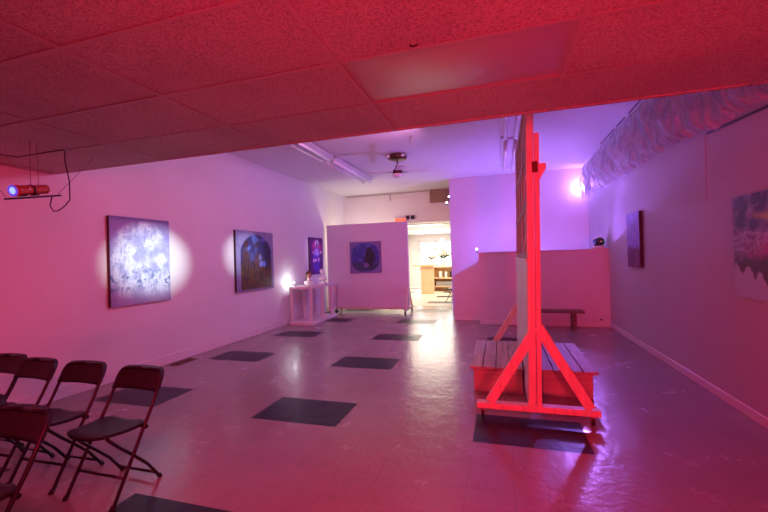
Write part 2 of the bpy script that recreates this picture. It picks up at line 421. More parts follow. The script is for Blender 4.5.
# wall bits over the opening
tag(MB().box((-2.04,YH-.05,3.2),(-1.29,YH-.004,3.6),.006).build('board', M['brownboard']), 'brown board high on the boarded wall over the passage, next to the violet wall', 'board')
tag(MB().tube([(XL+.1,YH-.03,3.575),(-3.32,YH-.03,3.575),(-3.3,YH-.03,3.57),(-2.1,YH-.03,3.585)], .009, 8).tube([(-3.32,YH-.03,3.575),(-3.32,YH-.03,3.36)], .009, 8).build('conduit', M['greywire']), 'thin conduit pipe along the top of the boarded wall over the passage', 'pipe')
t = empty('exit_sign', (-2.99,YH-.05,2.59), 'glowing orange red sign box peeking over the top of the movable partition', 'sign')
MB().box((-.19,-.03,0),(.19,.045,.2),.006).build('housing', M['fixture'], t)
MB().box((-.17,-.036,.02),(.17,-.03,.18)).build('lit_face', emit('sign_red', (1,.12,.05), 1.1), t)
t = empty('wall_vent', (-2.68,YH-.03,2.73), 'small dark double square vent on the wall right over the doorway', 'vent')
for x in (-.14,.02): MB().box((x,-.02,0),(x+.12,.025,.12),.004).build('grille', M['black'], t)
t2 = MB().box((-.16,.005,-.02),(.16,.026,.14)).build('backplate', M['fixture'], t)

# ------------------------------------------------------------------ movable partition
t = empty('movable_partition', (-3.62,10.3,0), 'big movable lavender white partition on casters with one square painting on it', 'partition')
MB().box((-1.22,0,.14),(1.2,.09,2.53),.004).build('panel', M['partition'], t)
MB().box((-1.22,-.002,.10),(1.2,.092,.16),.004).build('bottom_rail', M['pine'], t)
for x in (-1.0,1.17):
    MB().bar((x,-.42,.13),(x,.5,.13),.04,.07).build('foot_rail', M['pine'], t)
    for sgn in (-1,1): MB().bar((x,.045+sgn*.38,.15),(x,.045+sgn*.03,.75),.035,.06,up=(1,0,0)).build('brace', M['pine'], t)
    for yy in (-.36,.44):
        c = MB().tube([(x-.015,yy,.04),(x+.015,yy,.04)],.04,14).build('caster', M['capgrey'], t)
        MB().box((x-.025,yy-.02,.045),(x+.025,yy+.02,.1)).build('fork', M['greywire'], c)

# ------------------------------------------------------------------ paintings
def sm(a, b, x): t_ = np.clip((x-a)/(b-a),0,1); return t_*t_*(3-2*t_)
def fbm(u, v, sc, seed, oct=4):
    o = np.zeros_like(u); amp = 1
    for k in range(oct):
        for idx in np.ndindex(u.shape):
            o[idx] += amp*noise.noise(Vector((u[idx]*sc+seed*7.3, v[idx]*sc-seed*3.1, seed)))
        amp *= .5; sc *= 2
    return o
def mixc(a, b, t_): return a*(1-t_[...,None])+np.array(b)*t_[...,None]
def painting(name, loc, rz, w, h, d, fn, label, nx=50):
    t = empty(name, loc, label, 'painting', rz=rz)      # local: x right, z up, facing -y
    ny = int(nx*h/w)
    U, V = np.meshgrid(np.linspace(0,1,nx+1), np.linspace(0,1,ny+1))
    C = np.clip(fn(U, V), 0, 1)
    bm = bmesh.new()
    vs = [[bm.verts.new((-w/2+w*U[j,i], 0, V[j,i]*h)) for i in range(nx+1)] for j in range(ny+1)]
    for j in range(ny):
        for i in range(nx): bm.faces.new((vs[j][i],vs[j][i+1],vs[j+1][i+1],vs[j+1][i]))
    me = bpy.data.meshes.new('canvas'); bm.to_mesh(me); bm.free()
    ca = me.color_attributes.new('Col', 'FLOAT_COLOR', 'POINT')
    arr = np.concatenate([C.reshape(-1,3), np.ones((C.size//3,1))], 1).astype(np.float32)
    ca.data.foreach_set('color', arr.ravel())
    me.materials.append(M['picture'])
    o = bpy.data.objects.new('canvas', me); COL.objects.link(o); o.parent = t; o.location = (0,-d,0)
    MB().box((-w/2,-d+.0005,0),(w/2,0,h),.0).build('stretcher', M['canvasedge'], t)
    return t
def p1(u, v):
    n = fbm(u,v*1.2,5,1,5); n2 = fbm(u+.12*n,v,15,2,4); n3 = fbm(u*1.3,v+.1*n,26,3,3)
    c = np.zeros(u.shape+(3,))+np.array((.34,.36,.60))
    arch = np.where(v>.55, np.hypot((u-.5)/.46,(v-.55)/.42)<1, (abs(u-.5)<.47))*1.
    arch = sm(1.06,.9,np.where(v>.55, np.hypot((u-.5)/.48,(v-.55)/.43), abs(u-.5)/.5))
    c = mixc(c, (.34,.31,.60), (1-arch)*.8)
    c = mixc(c, (.66,.73,.86), arch*sm(-.5,.35,n))
    c = mixc(c, (.30,.27,.62), sm(0,.5,n2)*sm(.5,.8,v)*.7)
    c = mixc(c, (.20,.26,.48), sm(.18,.42,n3)*.55)
    c = mixc(c, (.08,.14,.36), sm(.12,.4,n2)*sm(.5,.3,v)*sm(.08,.25,v)*.9)
    c = mixc(c, (.30,.30,.52), sm(.2,.04,v)*.75)
    c = mixc(c, (.12,.11,.3), sm(.93,1,v)*.8)
    return c
def p2(u, v):
    n = fbm(u,v,5,8); n2 = fbm(u+.1*n,v,13,21,4); c = np.zeros(u.shape+(3,))+np.array((.26,.24,.44))
    c = mixc(c, (.18,.16,.34), sm(0,.5,n2)*.6)
    arch = np.where(v>.6, np.hypot((u-.52)/.42,(v-.6)/.34)<1, (abs(u-.52)<.42)&(v>.03))*1.
    body = np.zeros(u.shape+(3,))+np.array((.03,.03,.13))
    body = mixc(body, (.12,.055,.02), sm(.62,.3,v))
    body = mixc(body, (.12,.20,.60), sm(.0,.45,n)*sm(.4,.65,v)*.85)
    for (a,b,ra,rb,colr,st) in ((.24,.78,.07,.07,(.06,.02,.03),1),(.24,.5,.085,.24,(.10,.04,.03),.9),(.52,.78,.05,.06,(.10,.05,.05),.9),(.55,.42,.10,.24,(.13,.06,.05),.8),(.72,.44,.12,.045,(.16,.28,.85),.9),(.62,.52,.045,.08,(.26,.28,.62),.8),(.4,.55,.06,.12,(.08,.09,.28),.7),(.82,.6,.08,.28,(.03,.03,.09),.85)):
        body = mixc(body, colr, sm(1.2,.7,np.hypot((u-a)/ra,(v-b)/rb)+.5*n2)*st)
    body = mixc(body, (.02,.01,.01), sm(-.05,.45,fbm(u*2.6,v*.5,9,3,4))*sm(.55,.35,v)*.85)
    body = mixc(body, (.015,.012,.03), sm(.1,.5,n2)*.6)
    return c*(1-arch[...,None])+body*arch[...,None]
def p3(u, v):
    n = fbm(u,v,6,4); c = np.zeros(u.shape+(3,))+np.array((.10,.01,.17))
    c = mixc(c, (.50,.04,.34), sm(1.1,.5,np.hypot((u-.55)/.42,(v-.75)/.2)))
    c = mixc(c, (.10,.03,.52), sm(1.1,.7,np.hypot((u-.5)/.3,(v-.36)/.4)))
    c = mixc(c, (.75,.55,.9), sm(1.1,.8,np.hypot((u-.56)/.17,(v-.84)/.1)))
    c = mixc(c, (.06,.02,.12), sm(1.1,.7,np.hypot((u-.56)/.07,(v-.8)/.05)))
    c = mixc(c, (.45,.30,.88), sm(1.1,.6,np.hypot((u-.55)/.22,(v-.6)/.12)))
    for a,b in ((.27,.6),(.84,.6),(.3,.38),(.66,.4),(.44,.37)): c = mixc(c, (.85,.5,.85), sm(1.2,.6,np.hypot((u-a)/.07,(v-b)/.05)))
    return mixc(c, (.05,.0,.14), sm(.05,.4,n)*.55)
def p4(u, v):
    n = fbm(u,v,7,6); c = np.zeros(u.shape+(3,))+np.array((.22,.17,.42))
    body = np.zeros(u.shape+(3,))+np.array((.05,.06,.32))
    body = mixc(body, (.10,.12,.45), sm(0,.4,n))
    body = mixc(body, (.045,.05,.10), sm(.42,.25,v)*.8)
    body = mixc(body, (.03,.02,.04), sm(1.15,.85,np.hypot((u-.64)/.16,(v-.5)/.32)+.3*n))
    body = mixc(body, (.25,.16,.45), sm(1.1,.7,np.hypot((u-.53)/.09,(v-.25)/.08))*.8)
    q = (np.abs((u-.5)/.45)**2.6+np.abs((v-.5)/.45)**2.6)
    ar = sm(1.05,.95,q)
    return c*(1-ar[...,None])+body*ar[...,None]
def p5(u, v):
    n = fbm(u,v,6,9); c = np.zeros(u.shape+(3,))+np.array((.26,.18,.60))
    c = mixc(c, (.36,.28,.75), sm(0,.4,n))
    c = mixc(c, (.13,.025,.10), sm(.42,.32,v+.06*n))
    c = mixc(c, (.30,.14,.24), sm(.1,.02,np.abs(u-.72-.15*(v-.2)))*sm(.32,.22,v)*.7)
    return c
def p6(u, v):
    n = fbm(u,v,5,11); n2 = fbm(u,v,9,12); n3 = fbm(u+.15*n,v+.1*n2,16,31,4)
    c = np.zeros(u.shape+(3,))+np.array((.22,.14,.36))
    c = mixc(c, (.48,.44,.70), sm(.0,.5,n)*.7)
    for a,b,r in ((.13,.9,.11),(.38,.93,.12),(.12,.75,.09),(.66,.9,.12),(.9,.85,.1),(.3,.72,.07)): c = mixc(c, (.07,.04,.17), sm(1.15,.75,np.hypot((u-a)/r,(v-b)/(r*1.0))+.2*n3))
    c = mixc(c, (.52,.03,.30), sm(1.1,.2,np.hypot((u-.6)/.5,(v-.46)/.2)+.3*n))
    c = mixc(c, (.62,.55,.16), sm(1.1,.5,np.hypot((u-.5)/.2,(v-.78)/.05)+.3*n2)*.85)
    for k,(a,q) in enumerate(((.55,.5),(.62,-.35),(.48,.9))): c = mixc(c, (.62,.56,.80), sm(.022,.006,np.abs(v-a-q*(u-.2)*(u-.2)-.08*n))*.55)
    c = mixc(c, (.09,.01,.06), sm(.44,.34,v+.06*n2))
    c = mixc(c, (.05,.03,.12), sm(.1,.5,n3)*.6)
    c = mixc(c, (.60,.50,.75), sm(.2,.5,-n3)*.35*(v>.42))
    edge = .28-.28*np.clip(u-.15,0,1)+.045*np.sin(u*37+3*n)+.05*n2
    c = mixc(c, (.50,.66,.70), sm(edge+.012,edge-.012,v))
    return c
painting('painting', (XL+.004,4.255,.98), PI/2, .95, 1.21, .045, p1, 'pale blue and white painting in a bright white spotlight, nearest on the left wall', 110)
painting('painting', (XL+.004,6.92,.94), PI/2, 1.27, 1.22, .05, p2, 'painting of brown and blue figures under an arch on the left wall', 100)
painting('painting', (XL+.004,9.70,1.14), PI/2, .80, 1.01, .04, p3, 'narrow vivid violet figure painting on the left wall behind the table', 40)
painting('painting', (-3.65,10.297,1.12), 0, .93, .89, .03, p4, 'dark blue round scene painting hung on the movable partition', 50)
painting('painting', (XR-.004,7.09,1.265), -PI/2, .60, .875, .05, p5, 'small violet painting with dark lower part hanging on the right wall', 36)
painting('painting', (XR-.004,3.85,1.08), -PI/2, 1.0, .905, .03, p6, 'magenta and purple flower painting with grey drips at the right edge of the photo', 110)

# ------------------------------------------------------------------ right wall bits
tag(MB().box((XR-.005,4.87,2.07),(XR,5.27,2.72),.001).build('access_panel', M['block']), 'painted rectangular access panel flush on the right wall under the plastic sheeting', 'panel')
pl_ = MB(); ny, nz = 420, 40
rows = []
for j in range(nz+1):
    v = j/nz; row = []
    for i in range(ny+1):
        u = i/ny; y = 3.24 + u*(10.22-3.24)
        zb = 2.70 + .16*min(1,max(0,(y-3.6)/2.6)) - .03 + .07*noise.noise(Vector((y*2.1,0,1))) + (.05*noise.noise(Vector((y*7,3,1)))) + (.03*noise.noise(Vector((y*19,3,4))))
        if y > 9.9: zb -= (y-9.9)*.18
        z = 3.585 + (zb-3.585)*v
        fold = .05*abs(noise.noise(Vector((y*11+.5*v, v*.8, 9)))) + .09*noise.noise(Vector((y*2.6+1.2*v, v*1.4, 2))) + .03*noise.noise(Vector((y*8.5+.8*v, v*2.5, 5))) + .014*noise.noise(Vector((y*20, v*9, 7)))
        x = 1.945 - .075*math.sin(PI*min(1,v*1.02))**.8 + fold*(.3+1.2*math.sin(PI*min(v,.85))) + .06*v*(1-v)
        if v > .93: x += (v-.93)*1.0
        row.append(pl_.bm.verts.new((min(x,XR-.03),y,z)))
    rows.append(row)
for j in range(nz):
    for i in range(ny):
        f = pl_.bm.faces.new((rows[j][i],rows[j][i+1],rows[j+1][i+1],rows[j+1][i])); f.smooth = True
ps = pl_.build('plastic_sheet', M['plastic'])
tag(ps, 'wrinkled translucent plastic sheeting bunched along the top of the right wall', 'plastic sheet')
tag(MB().tube([(XR-.013,1.6,2.60),(XR-.013,3.6,2.64),(XR-.013,4.8,2.72)], .011, 8).build('pipe', M['wire']), 'thin dark strip standing for the shadow on the right wall under the hem of the plastic sheeting', 'pipe')  # dark strip put in for the shadow line below the hem
for (y0,y1) in ((6.1,6.75),(6.95,7.5),(7.75,8.3)):
    pass
dk = MB()  # dark strips put in for the shaded slot above the sheeting
for (y0,y1) in ((4.0,6.65),(6.85,7.3),(7.45,8.35)): dk.box((1.92,y0,3.606),(1.935,y1,3.619))
tag(dk.build('gap_shade', M['brown']), 'dark strips standing for the shaded gap between the plastic sheeting and the ceiling', 'strip')

# outlet on low wall
t = empty('power_outlet', (1.93,8.78,.10), 'small outlet with a black plug low on the pink low wall at its right end', 'outlet')
MB().box((-.04,-.008,0),(.04,0,.1),.003).build('plate', M['outlet'], t)
MB().box((-.02,-.04,.035),(.02,-.008,.065),.006).build('plug', M['black'], t)
# disco dome lamp on the low wall
t = empty('party_light', (1.95,8.85,1.596), 'small dark domed party light with colored spots on top of the low wall', 'lamp')
MB().lathe([(0,0),(.10,0),(.11,.03),(.10,.055),(0,.055)], n=20).build('base', M['paper'], t)
MB().blob((0,0,.14),.115,(1,1,.92),sub=3).build('dome', mat('smoked_dome',(.03,.03,.06),.1,coat=1), t)
sp = MB(); rr2 = random.Random(5)
mm = [emit('spot_blue',(.1,.15,1),1.2), emit('spot_red',(1,.08,.1),1.0), emit('spot_green',(.1,.5,.35),.5)]
for k in range(26):
    a = rr2.uniform(0,2*PI); e = rr2.uniform(-.2,1.2)
    sp.blob((.113*math.cos(a)*math.cos(e),.113*math.sin(a)*math.cos(e),.14+.104*math.sin(e)),.012,sub=1,m=mm[k%3])
sp.build('colored_lens', None, t)['kind'] = 'stuff'
# clip spotlights
def clip(loc, lab, aim):
    t = empty('clip_spotlight', loc, lab, 'lamp', 'tiny clip spotlights')
    R = Vector(aim).to_track_quat('Z','Y').to_matrix()
    b = MB().lathe([(0,-.06),(.022,-.055),(.028,-.02),(.036,.02),(.034,.022),(.02,0)], n=14)
    for v in b.bm.verts: v.co = R @ v.co
    b.build('shade', M['fixture'], t)
    b = MB().blob((0,0,.008),.02,sub=2)
    for v in b.bm.verts: v.co = R @ v.co
    b.build('bulb', emit('tiny_bulb',(.85,.8,1),9), t)
    MB().box((-.012,-.01,-.08),(.012,.01,-.03),.003).build('clip', M['black'], t)
clip((-.49,8.8,1.67), 'tiny glowing spotlight at the left end of the low wall', (-.4,-1,-.1))
clip((-1.33,10.42,2.98), 'lower tiny glowing spotlight on the edge of the violet wall over the passage', (-.4,-1,.1))
clip((-1.27,10.42,3.13), 'upper tiny glowing spotlight on the edge of the violet wall over the passage', (-.3,-1,.1))

# ------------------------------------------------------------------ main ceiling fixtures
def strip(loc, lab, grp, L=2.36, refl=False):
    t = empty('strip_light', loc, lab, 'ceiling light', grp)
    MB().box((-.055,0,-.07),(.055,L,0),.006).build('housing', M['fixture'], t)
    r = MB()
    for sg in (-1,1): r.poly_prism([(sg*.055,0,-.055),(sg*.17,0,-.03),(sg*.17,0,-.022),(sg*.055,0,-.045)],(0,L,0))
    r.build('reflector', M['fixture'], t)
    for sg in (-1,1):
        MB().tube([(sg*.085,.04,-.10),(sg*.085,L-.04,-.10)],.028,12).build('tube', M['tube'], t)
        for yy in (.02,L-.05): MB().box((sg*.085-.015,yy,-.125),(sg*.085+.015,yy+.03,-.06),.003).build('socket', M['fixture'], t)
    return t
strip((-3.27,7.2,ZC), 'unlit tube light on the left of the main ceiling, the far one of two', 'left row of tube lights')
strip((-3.3,4.72,ZC), 'near tube light on the left of the ceiling, half hidden by dropped ceiling', 'left row of tube lights')
strip((.24,7.12,ZC), 'far double tube light on the main ceiling left of the rolling flat', 'right row of tube lights')
strip((.23,4.62,ZC), 'near double tube light showing just below the dropped ceiling edge', 'right row of tube lights')
t = empty('ceiling_fan', (-1.95,7.6,ZC), 'small bronze ceiling fan with pale blades on the main ceiling', 'fan')
MB().lathe([(0,0),(.15,0),(.19,-.02),(.20,-.05),(.19,-.085),(.12,-.10),(.03,-.11),(0,-.11)]).build('canopy', M['brown'], t)
for a in (-.6,.6): MB().blob((.15*math.sin(a)/.57,-.14,-.05),.042,(1.1,.6,.7)).build('lens', M['glass'], t)
MB().tube([(0,0,-.10),(0,0,-.24)],.014,10).build('downrod', M['brown'], t)
MB().lathe([(0,-.2),(.03,-.2),(.05,-.27),(.09,-.31),(.11,-.35),(.09,-.38),(0,-.38)]).build('motor', M['brown'], t)
for k in range(4):
    a = k*PI/2+.35; R = Matrix.Rotation(a,3,'Z')
    b = MB().box((.16,-.065,-.345),(.62,.065,-.337),.003)
    for v in b.bm.verts: v.co = R @ v.co
    o = b.build('blade', M['fanwhite'], t)
    b = MB().box((.08,-.018,-.352),(.2,.018,-.345),.002)
    for v in b.bm.verts: v.co = R @ v.co
    b.build('blade_arm', M['brown'], o)
MB().lathe([(.07,-.38),(.11,-.39),(.10,-.42),(.06,-.45),(0,-.46)]).build('glass_bowl', M['glass'], t)
tag(MB().tube([(-1.42,6.5,ZC),(-1.42,6.5,ZC-.06),(-1.42,6.5,ZC-.13)],[.02,.01,.008],8).build('ceiling_hook', M['greywire']), 'short rod hanging from the main ceiling to the right of the fan', 'hook')
tag(MB().tube([(-.38,2.0,ZD+.0),(-.38,2.0,ZD-.012),(-.36,1.99,ZD-.02),(-.34,1.985,ZD-.018)],.004,8).build('ceiling_hook', M['black']), 'tiny black hook in the red ceiling tile in front of the light panel', 'hook')
bpy.data.objects['ceiling_hook.001'].location = (-.03,-.06,0)

# recessed light panel in dropped ceiling
t = empty('ceiling_light', (-.216,2.295,ZD), 'unlit recessed light panel with grey diffuser in the dropped ceiling', 'ceiling light')
MB().box((-.61,-.295,.004),(.61,-.28,.06)).box((-.61,.28,.004),(.61,.295,.06)).box((-.61,-.28,.004),(-.595,.28,.06)).box((.595,-.28,.004),(.61,.28,.06)).box((-.62,-.3,.055),(.62,.3,.08)).build('frame', M['tbar'], t)
b = MB(); n=24
gr = [[b.bm.verts.new((-.595+1.19*i/n, -.28+.56*j/8, .006-.014*math.sin(PI*i/n)*math.sin(PI*j/8))) for i in range(n+1)] for j in range(9)]
for j in range(8):
    for i in range(n):
        f = b.bm.faces.new((gr[j][i],gr[j][i+1],gr[j+1][i+1],gr[j+1][i])); f.smooth=True
b.build('diffuser', M['diffuser'], t)

# ------------------------------------------------------------------ projector on hanging shelf
t = empty('hanging_shelf', (-3.80,2.28,2.136), 'narrow black shelf hanging from wires under the ceiling at upper left', 'shelf')
t.rotation_euler = (.215,0,.05)
MB().box((-.05,-.185,-.014),(.05,.20,0),.003).build('board', M['black'], t)
Wm = Matrix.Translation(t.location) @ t.rotation_euler.to_matrix().to_4x4(); Wi = Wm.inverted()
for a, b in (((.02,-.03,0),(-3.78,2.25,2.617)),((-.03,.07,0),(-3.86,2.35,2.617)),((0,-.2,0),(-3.85,1.78,2.617)),((0,.2,0),(-3.85,2.85,2.617))):
    MB().tube([a, Wi @ Vector(b)],.0022,6).build('hanger_wire', M['greywire'], t)
t = empty('projector', (-3.80,2.27,2.1395), 'small red cylindrical projector with a glowing blue white lens on the hanging shelf', 'projector')
t.rotation_euler = (.215,0,.20)
def cyl(prof, m, name, par, n=26):
    b = MB().lathe(prof, n=n)
    for v in b.bm.verts: v.co = Vector((v.co.x, -v.co.z, v.co.y+.055))
    return b.build(name, m, par)
cyl([(0,-.16),(.04,-.16),(.044,-.15),(.044,.0),(.046,.005),(.047,.10),(.052,.12),(.054,.16),(.050,.16),(.046,.15),(0,.15)], M['red'], 'body', t)
cyl([(.0475,-.012),(.0495,-.012),(.0495,.006),(.0475,.006)], M['black'], 'strap', t)
cyl([(.038,.155),(.050,.155),(.052,.163),(.032,.166)], emit('lens_ring',(.12,.06,.7),.9), 'lens_ring', t)
cyl([(0,.172),(.018,.170),(.028,.166),(.033,.160)], emit('projector_lens',(.30,.62,.95),1.0), 'lens', t)
for yy in (.02,-.09): MB().box((-.03,yy,.0),(.03,yy+.03,.0125)).build('foot', M['black'], t)
t.scale = (.9,.9,.9)
MB().box((.045,-.05,.05),(.048,-.035,.075)).build('switch', M['paper'], t)
cb = MB().tube([(-4.8,1.9,2.6),(-4.5,2.28,2.598),(-4.37,2.5,2.585),(-4.05,2.52,2.598),(-3.82,2.54,2.605),(-3.80,2.54,2.59),(-3.80,2.54,2.50),(-3.74,2.52,2.38),(-3.69,2.5,2.28),(-3.69,2.5,2.13),(-3.75,2.5,2.08),(-3.84,2.5,2.04),(-3.90,2.5,2.04),(-3.93,2.49,2.09),(-3.87,2.47,2.165)],.005,8).build('power_cable', M['wire'])
tag(cb, 'dark cable running under the ceiling and looping down beside the hanging shelf', 'cable')

# ------------------------------------------------------------------ floor register
t = empty('floor_register', (-4.76,4.83,0), 'rust brown floor vent beside the left wall', 'vent')
MB().box((-.08,-.2,0),(.08,.2,.008),.002).build('frame', M['vent'], t)
b = MB()
for k in range(12): b.box((-.065,-.18+k*.031,.008),(.065,-.168+k*.031,.012))
b.build('grille', M['vent'], t)

# ------------------------------------------------------------------ display table
t = empty('display_table', (-4.575,8.85,0), 'tall white painted open frame table against the left wall', 'table', rz=.045)
MB().box((-.29,-.72,.84),(.29,.70,.91),.006).build('tabletop', M['tablewhite'], t)
MB().box((-.29,-.74,0),(.33,.72,.07),.006).build('base_plate', M['tablewhite'], t)
for x in (-.26,.23):
    for y in (-.66,0.02,.64):
        MB().box((x-.03,y-.03,.07),(x+.04,y+.035,.84),.004).build('leg', M['tablewhite'], t)
t = empty('bust', (-4.46,8.42,.9155), 'small bust figurine with brown hair on the tall white table', 'figurine'); t.scale = (1.3,1.3,1.3)
b = MB().blob((0,0,.05),.085,(1.25,.7,.65),jit=.1).lathe([(.03,.07),(.028,.13),(.03,.15)]).build('shoulders', M['ceramic'], t)
b = MB().blob((0.01,-.01,.19),.05,(.85,.95,1.15)).blob((.035,-.045,.185),.012).build('head', M['skin'], t)
MB().blob((-.01,.012,.205),.064,(.95,1,1.1),jit=.25,sub=3).blob((-.045,.02,.14),.035,(1,1,1.5),jit=.2).build('hair', M['hair'], t)
t = empty('bust', (-4.42,9.1,.9115), 'small all white bust figurine on the tall white table', 'figurine'); t.scale = (1.3,1.3,1.3)
MB().box((-.07,-.06,0),(.07,.06,.03),.004).lathe([(.05,.03),(.035,.05),(.03,.07)]).build('pedestal', M['ceramic'], t)
MB().blob((0,0,.10),.075,(1.2,.7,.6),jit=.1).lathe([(.028,.11),(.025,.16),(.03,.19)]).build('shoulders', M['ceramic'], t)
MB().blob((.005,-.01,.23),.052,(.85,.95,1.2)).blob((.03,-.05,.225),.012).blob((-.01,.015,.25),.055,(1,1,.9),jit=.3,seed=4).build('head', M['ceramic'], t)
t = empty('clip_spotlight', (-4.72,8.2,.911), 'tiny spotlight on the near corner of the white table, glowing on the wall', 'lamp')
MB().lathe([(0,0),(.03,0),(.03,.01),(.006,.015),(.006,.05),(0,.05)],n=14).build('base', M['fixture'], t)
MB().tube([(-.03,0,.075),(.035,0,.06)],[.032,.022],14).build('shade', M['fixture'], t)
t = empty('black_pouch', (-4.28,9.62,.071), 'small dark pouch with a cord by the far right leg of the tall white table', 'pouch')
MB().blob((0,.0,.06),.06,(.8,.8,1),jit=.2).build('pouch', M['black'], t)
MB().tube([(0,0,.11),(.02,-.02,.4),(.05,-.05,.76)],.006,6).build('cord', M['black'], t)

# ------------------------------------------------------------------ folding chairs
def make_chair():
    t = empty('folding_chair', (0,0,0), '', 'chair')
    hw = .205
    for s in (-1,1):
        MB().tube([(s*hw,0,.0),(s*hw,.02,.035),(s*.203,.20,.36),(s*.2,.30,.53),(s*.197,.385,.70),(s*.185,.40,.735),(s*.16,.408,.755),(s*.1,.41,.76),(0,.41,.762)],.0115,10).build('front_leg', M['chairmetal'], t)
        MB().tube([(s*.175,.375,.0),(s*.175,.36,.03),(s*.176,.28,.145),(s*.177,.18,.25),(s*.172,.09,.34),(s*.155,.03,.41),(s*.14,.02,.43)],.0105,10).build('rear_leg', M['chairmetal'], t)
        MB().tube([(s*.175,.38,.0),(s*.175,.37,.022)],.015,10).build('foot_cap', M['capgrey'], t)
        MB().tube([(s*hw,-.003,.0),(s*hw,.01,.025)],.016,10).build('foot_cap', M['capgrey'], t)
        MB().tube([(s*.185,.24,.422),(s*.222,.24,.422)],.014,10).build('hinge_pin', M['chairmetal'], t)
    MB().tube([(-.2,.085,.152),(.2,.085,.152)],.009,8).build('crossbar', M['chairmetal'], t)
    MB().tube([(-.175,.352,.045),(.175,.352,.045)],.009,8).build('crossbar', M['chairmetal'], t)
    # seat: contoured shell with rounded corners, longer at front
    b = MB(); nu, nv = 16, 14
    def P(u, v, dz):
        w = .192 - .028*v**1.5 if True else 0
        x = (u*2-1); y = .285 - .32*v
        c = .06
        e = 1.0
        if v < .18: e = 1-(1-math.sqrt(max(0,1-((.18-v)/.18)**2)))*.35
        if v > .82: e = 1-(1-math.sqrt(max(0,1-((v-.82)/.18)**2)))*.4
        z = .435 + .02*v + .012*x*x - .012*math.sin(PI*v)
        if v > .85: z -= (v-.85)*.10
        return (x*w*e, y, z+dz)
    top = [[b.bm.verts.new(P(i/nu,j/nv,0)) for i in range(nu+1)] for j in range(nv+1)]
    bot = [[b.bm.verts.new(P(i/nu,j/nv,-.018)) for i in range(nu+1)] for j in range(nv+1)]
    for j in range(nv):
        for i in range(nu):
            f = b.bm.faces.new((top[j][i],top[j][i+1],top[j+1][i+1],top[j+1][i])); f.smooth = True
            f = b.bm.faces.new((bot[j][i],bot[j+1][i],bot[j+1][i+1],bot[j][i+1])); f.smooth = True
    for i in range(nu):
        b.bm.faces.new((top[0][i],bot[0][i],bot[0][i+1],top[0][i+1])); b.bm.faces.new((top[nv][i],top[nv][i+1],bot[nv][i+1],bot[nv][i]))
    for j in range(nv):
        b.bm.faces.new((top[j][0],top[j+1][0],bot[j+1][0],bot[j][0])); b.bm.faces.new((top[j][nu],bot[j][nu],bot[j+1][nu],top[j+1][nu]))
    b.build('seat', M['chairseat'], t)
    # backrest: curved panel wrapping the tubes, rounded upper corners
    b = MB(); nu, nv = 20, 8
    def Q(u, v, d):
        x = (u*2-1)*.205; z = .625 + .145*v
        if v > .45:
            k = (v-.45)/.55; lim = .205-.05*(1-math.sqrt(max(0,1-k*k)))
            x = (u*2-1)*lim
        y = .347 + (z-.625)*.5 + .022*(1-(u*2-1)**2) + d
        return (x, y, z)
    fr = [[b.bm.verts.new(Q(i/nu,j/nv,-.016)) for i in range(nu+1)] for j in range(nv+1)]
    bk = [[b.bm.verts.new(Q(i/nu,j/nv,.016)) for i in range(nu+1)] for j in range(nv+1)]
    for j in range(nv):
        for i in range(nu):
            f = b.bm.faces.new((fr[j][i],fr[j][i+1],fr[j+1][i+1],fr[j+1][i])); f.smooth = True
            f = b.bm.faces.new((bk[j][i],bk[j+1][i],bk[j+1][i+1],bk[j][i+1])); f.smooth = True
    for i in range(nu):
        b.bm.faces.new((fr[0][i],bk[0][i],bk[0][i+1],fr[0][i+1])); b.bm.faces.new((fr[nv][i],fr[nv][i+1],bk[nv][i+1],bk[nv][i]))
    for j in range(nv):
        b.bm.faces.new((fr[j][0],fr[j+1][0],bk[j+1][0],bk[j][0])); b.bm.faces.new((fr[j][nu],bk[j][nu],bk[j+1][nu],fr[j+1][nu]))
    b.build('backrest', M['chairseat'], t)
    return t
ch = make_chair()
spots = [(-2.56,1.80,.0,'black folding chair at the right end of the back row, fully visible'),
         (-3.14,1.82,.03,'black folding chair second from the right end of the back row'),
         (-3.68,1.82,-.02,'black folding chair third from the right end of the back row'),
         (-4.14,1.88,.02,'black folding chair at the far left of the back row, cut by the photo edge'),
         (-2.475,1.02,.03,'black folding chair in the nearer row, its backrest cut by the lower left edge'),
         (-2.98,1.10,.12,'black folding chair in the nearer row, only a sliver of it at the left edge')]
for i, (x,y,rz,lab) in enumerate(spots):
    o = ch if i == 0 else copy_tree(ch)
    o.location = (x,y,.0); o.rotation_euler = (0,0,rz); o['label'] = lab; o['group'] = 'black folding chairs in rows'
o = copy_tree(ch); o.location = (-1.72,13.2,0); o.rotation_euler = (0,0,-1.9); o['label'] = 'dark folding chair in the bright rear room at the edge of the doorway'

# ------------------------------------------------------------------ slatted platforms
def platform(x0, slots, lab):
    t = empty('slatted_platform', (x0,4.36,0), lab, 'platform', 'slatted platforms')
    w = slots*.1415
    for k in range(slots): MB().box((k*.1415+.004,0,.27),((k+1)*.1415-.004,1.36,.30),.004).build('slat', M['deckwood'], t)
    MB().box((.04,.08,0),(w-.04 if x0>0 else w-.01,.115,.27),.003).build('front_board', M['boxwood'], t)
    MB().box((.04,1.25,0),(w-.04,1.285,.27),.003).build('back_board', M['boxwood'], t)
    for x in (.04,w-.075): MB().box((x,.115,0),(x+.035,1.25,.268),.003).build('side_board', M['boxwood'], t)
platform(-.362, 4, 'low slatted wooden platform left of the rolling upright frame')
platform(.36, 4, 'low slatted wooden platform right of the rolling upright frame')

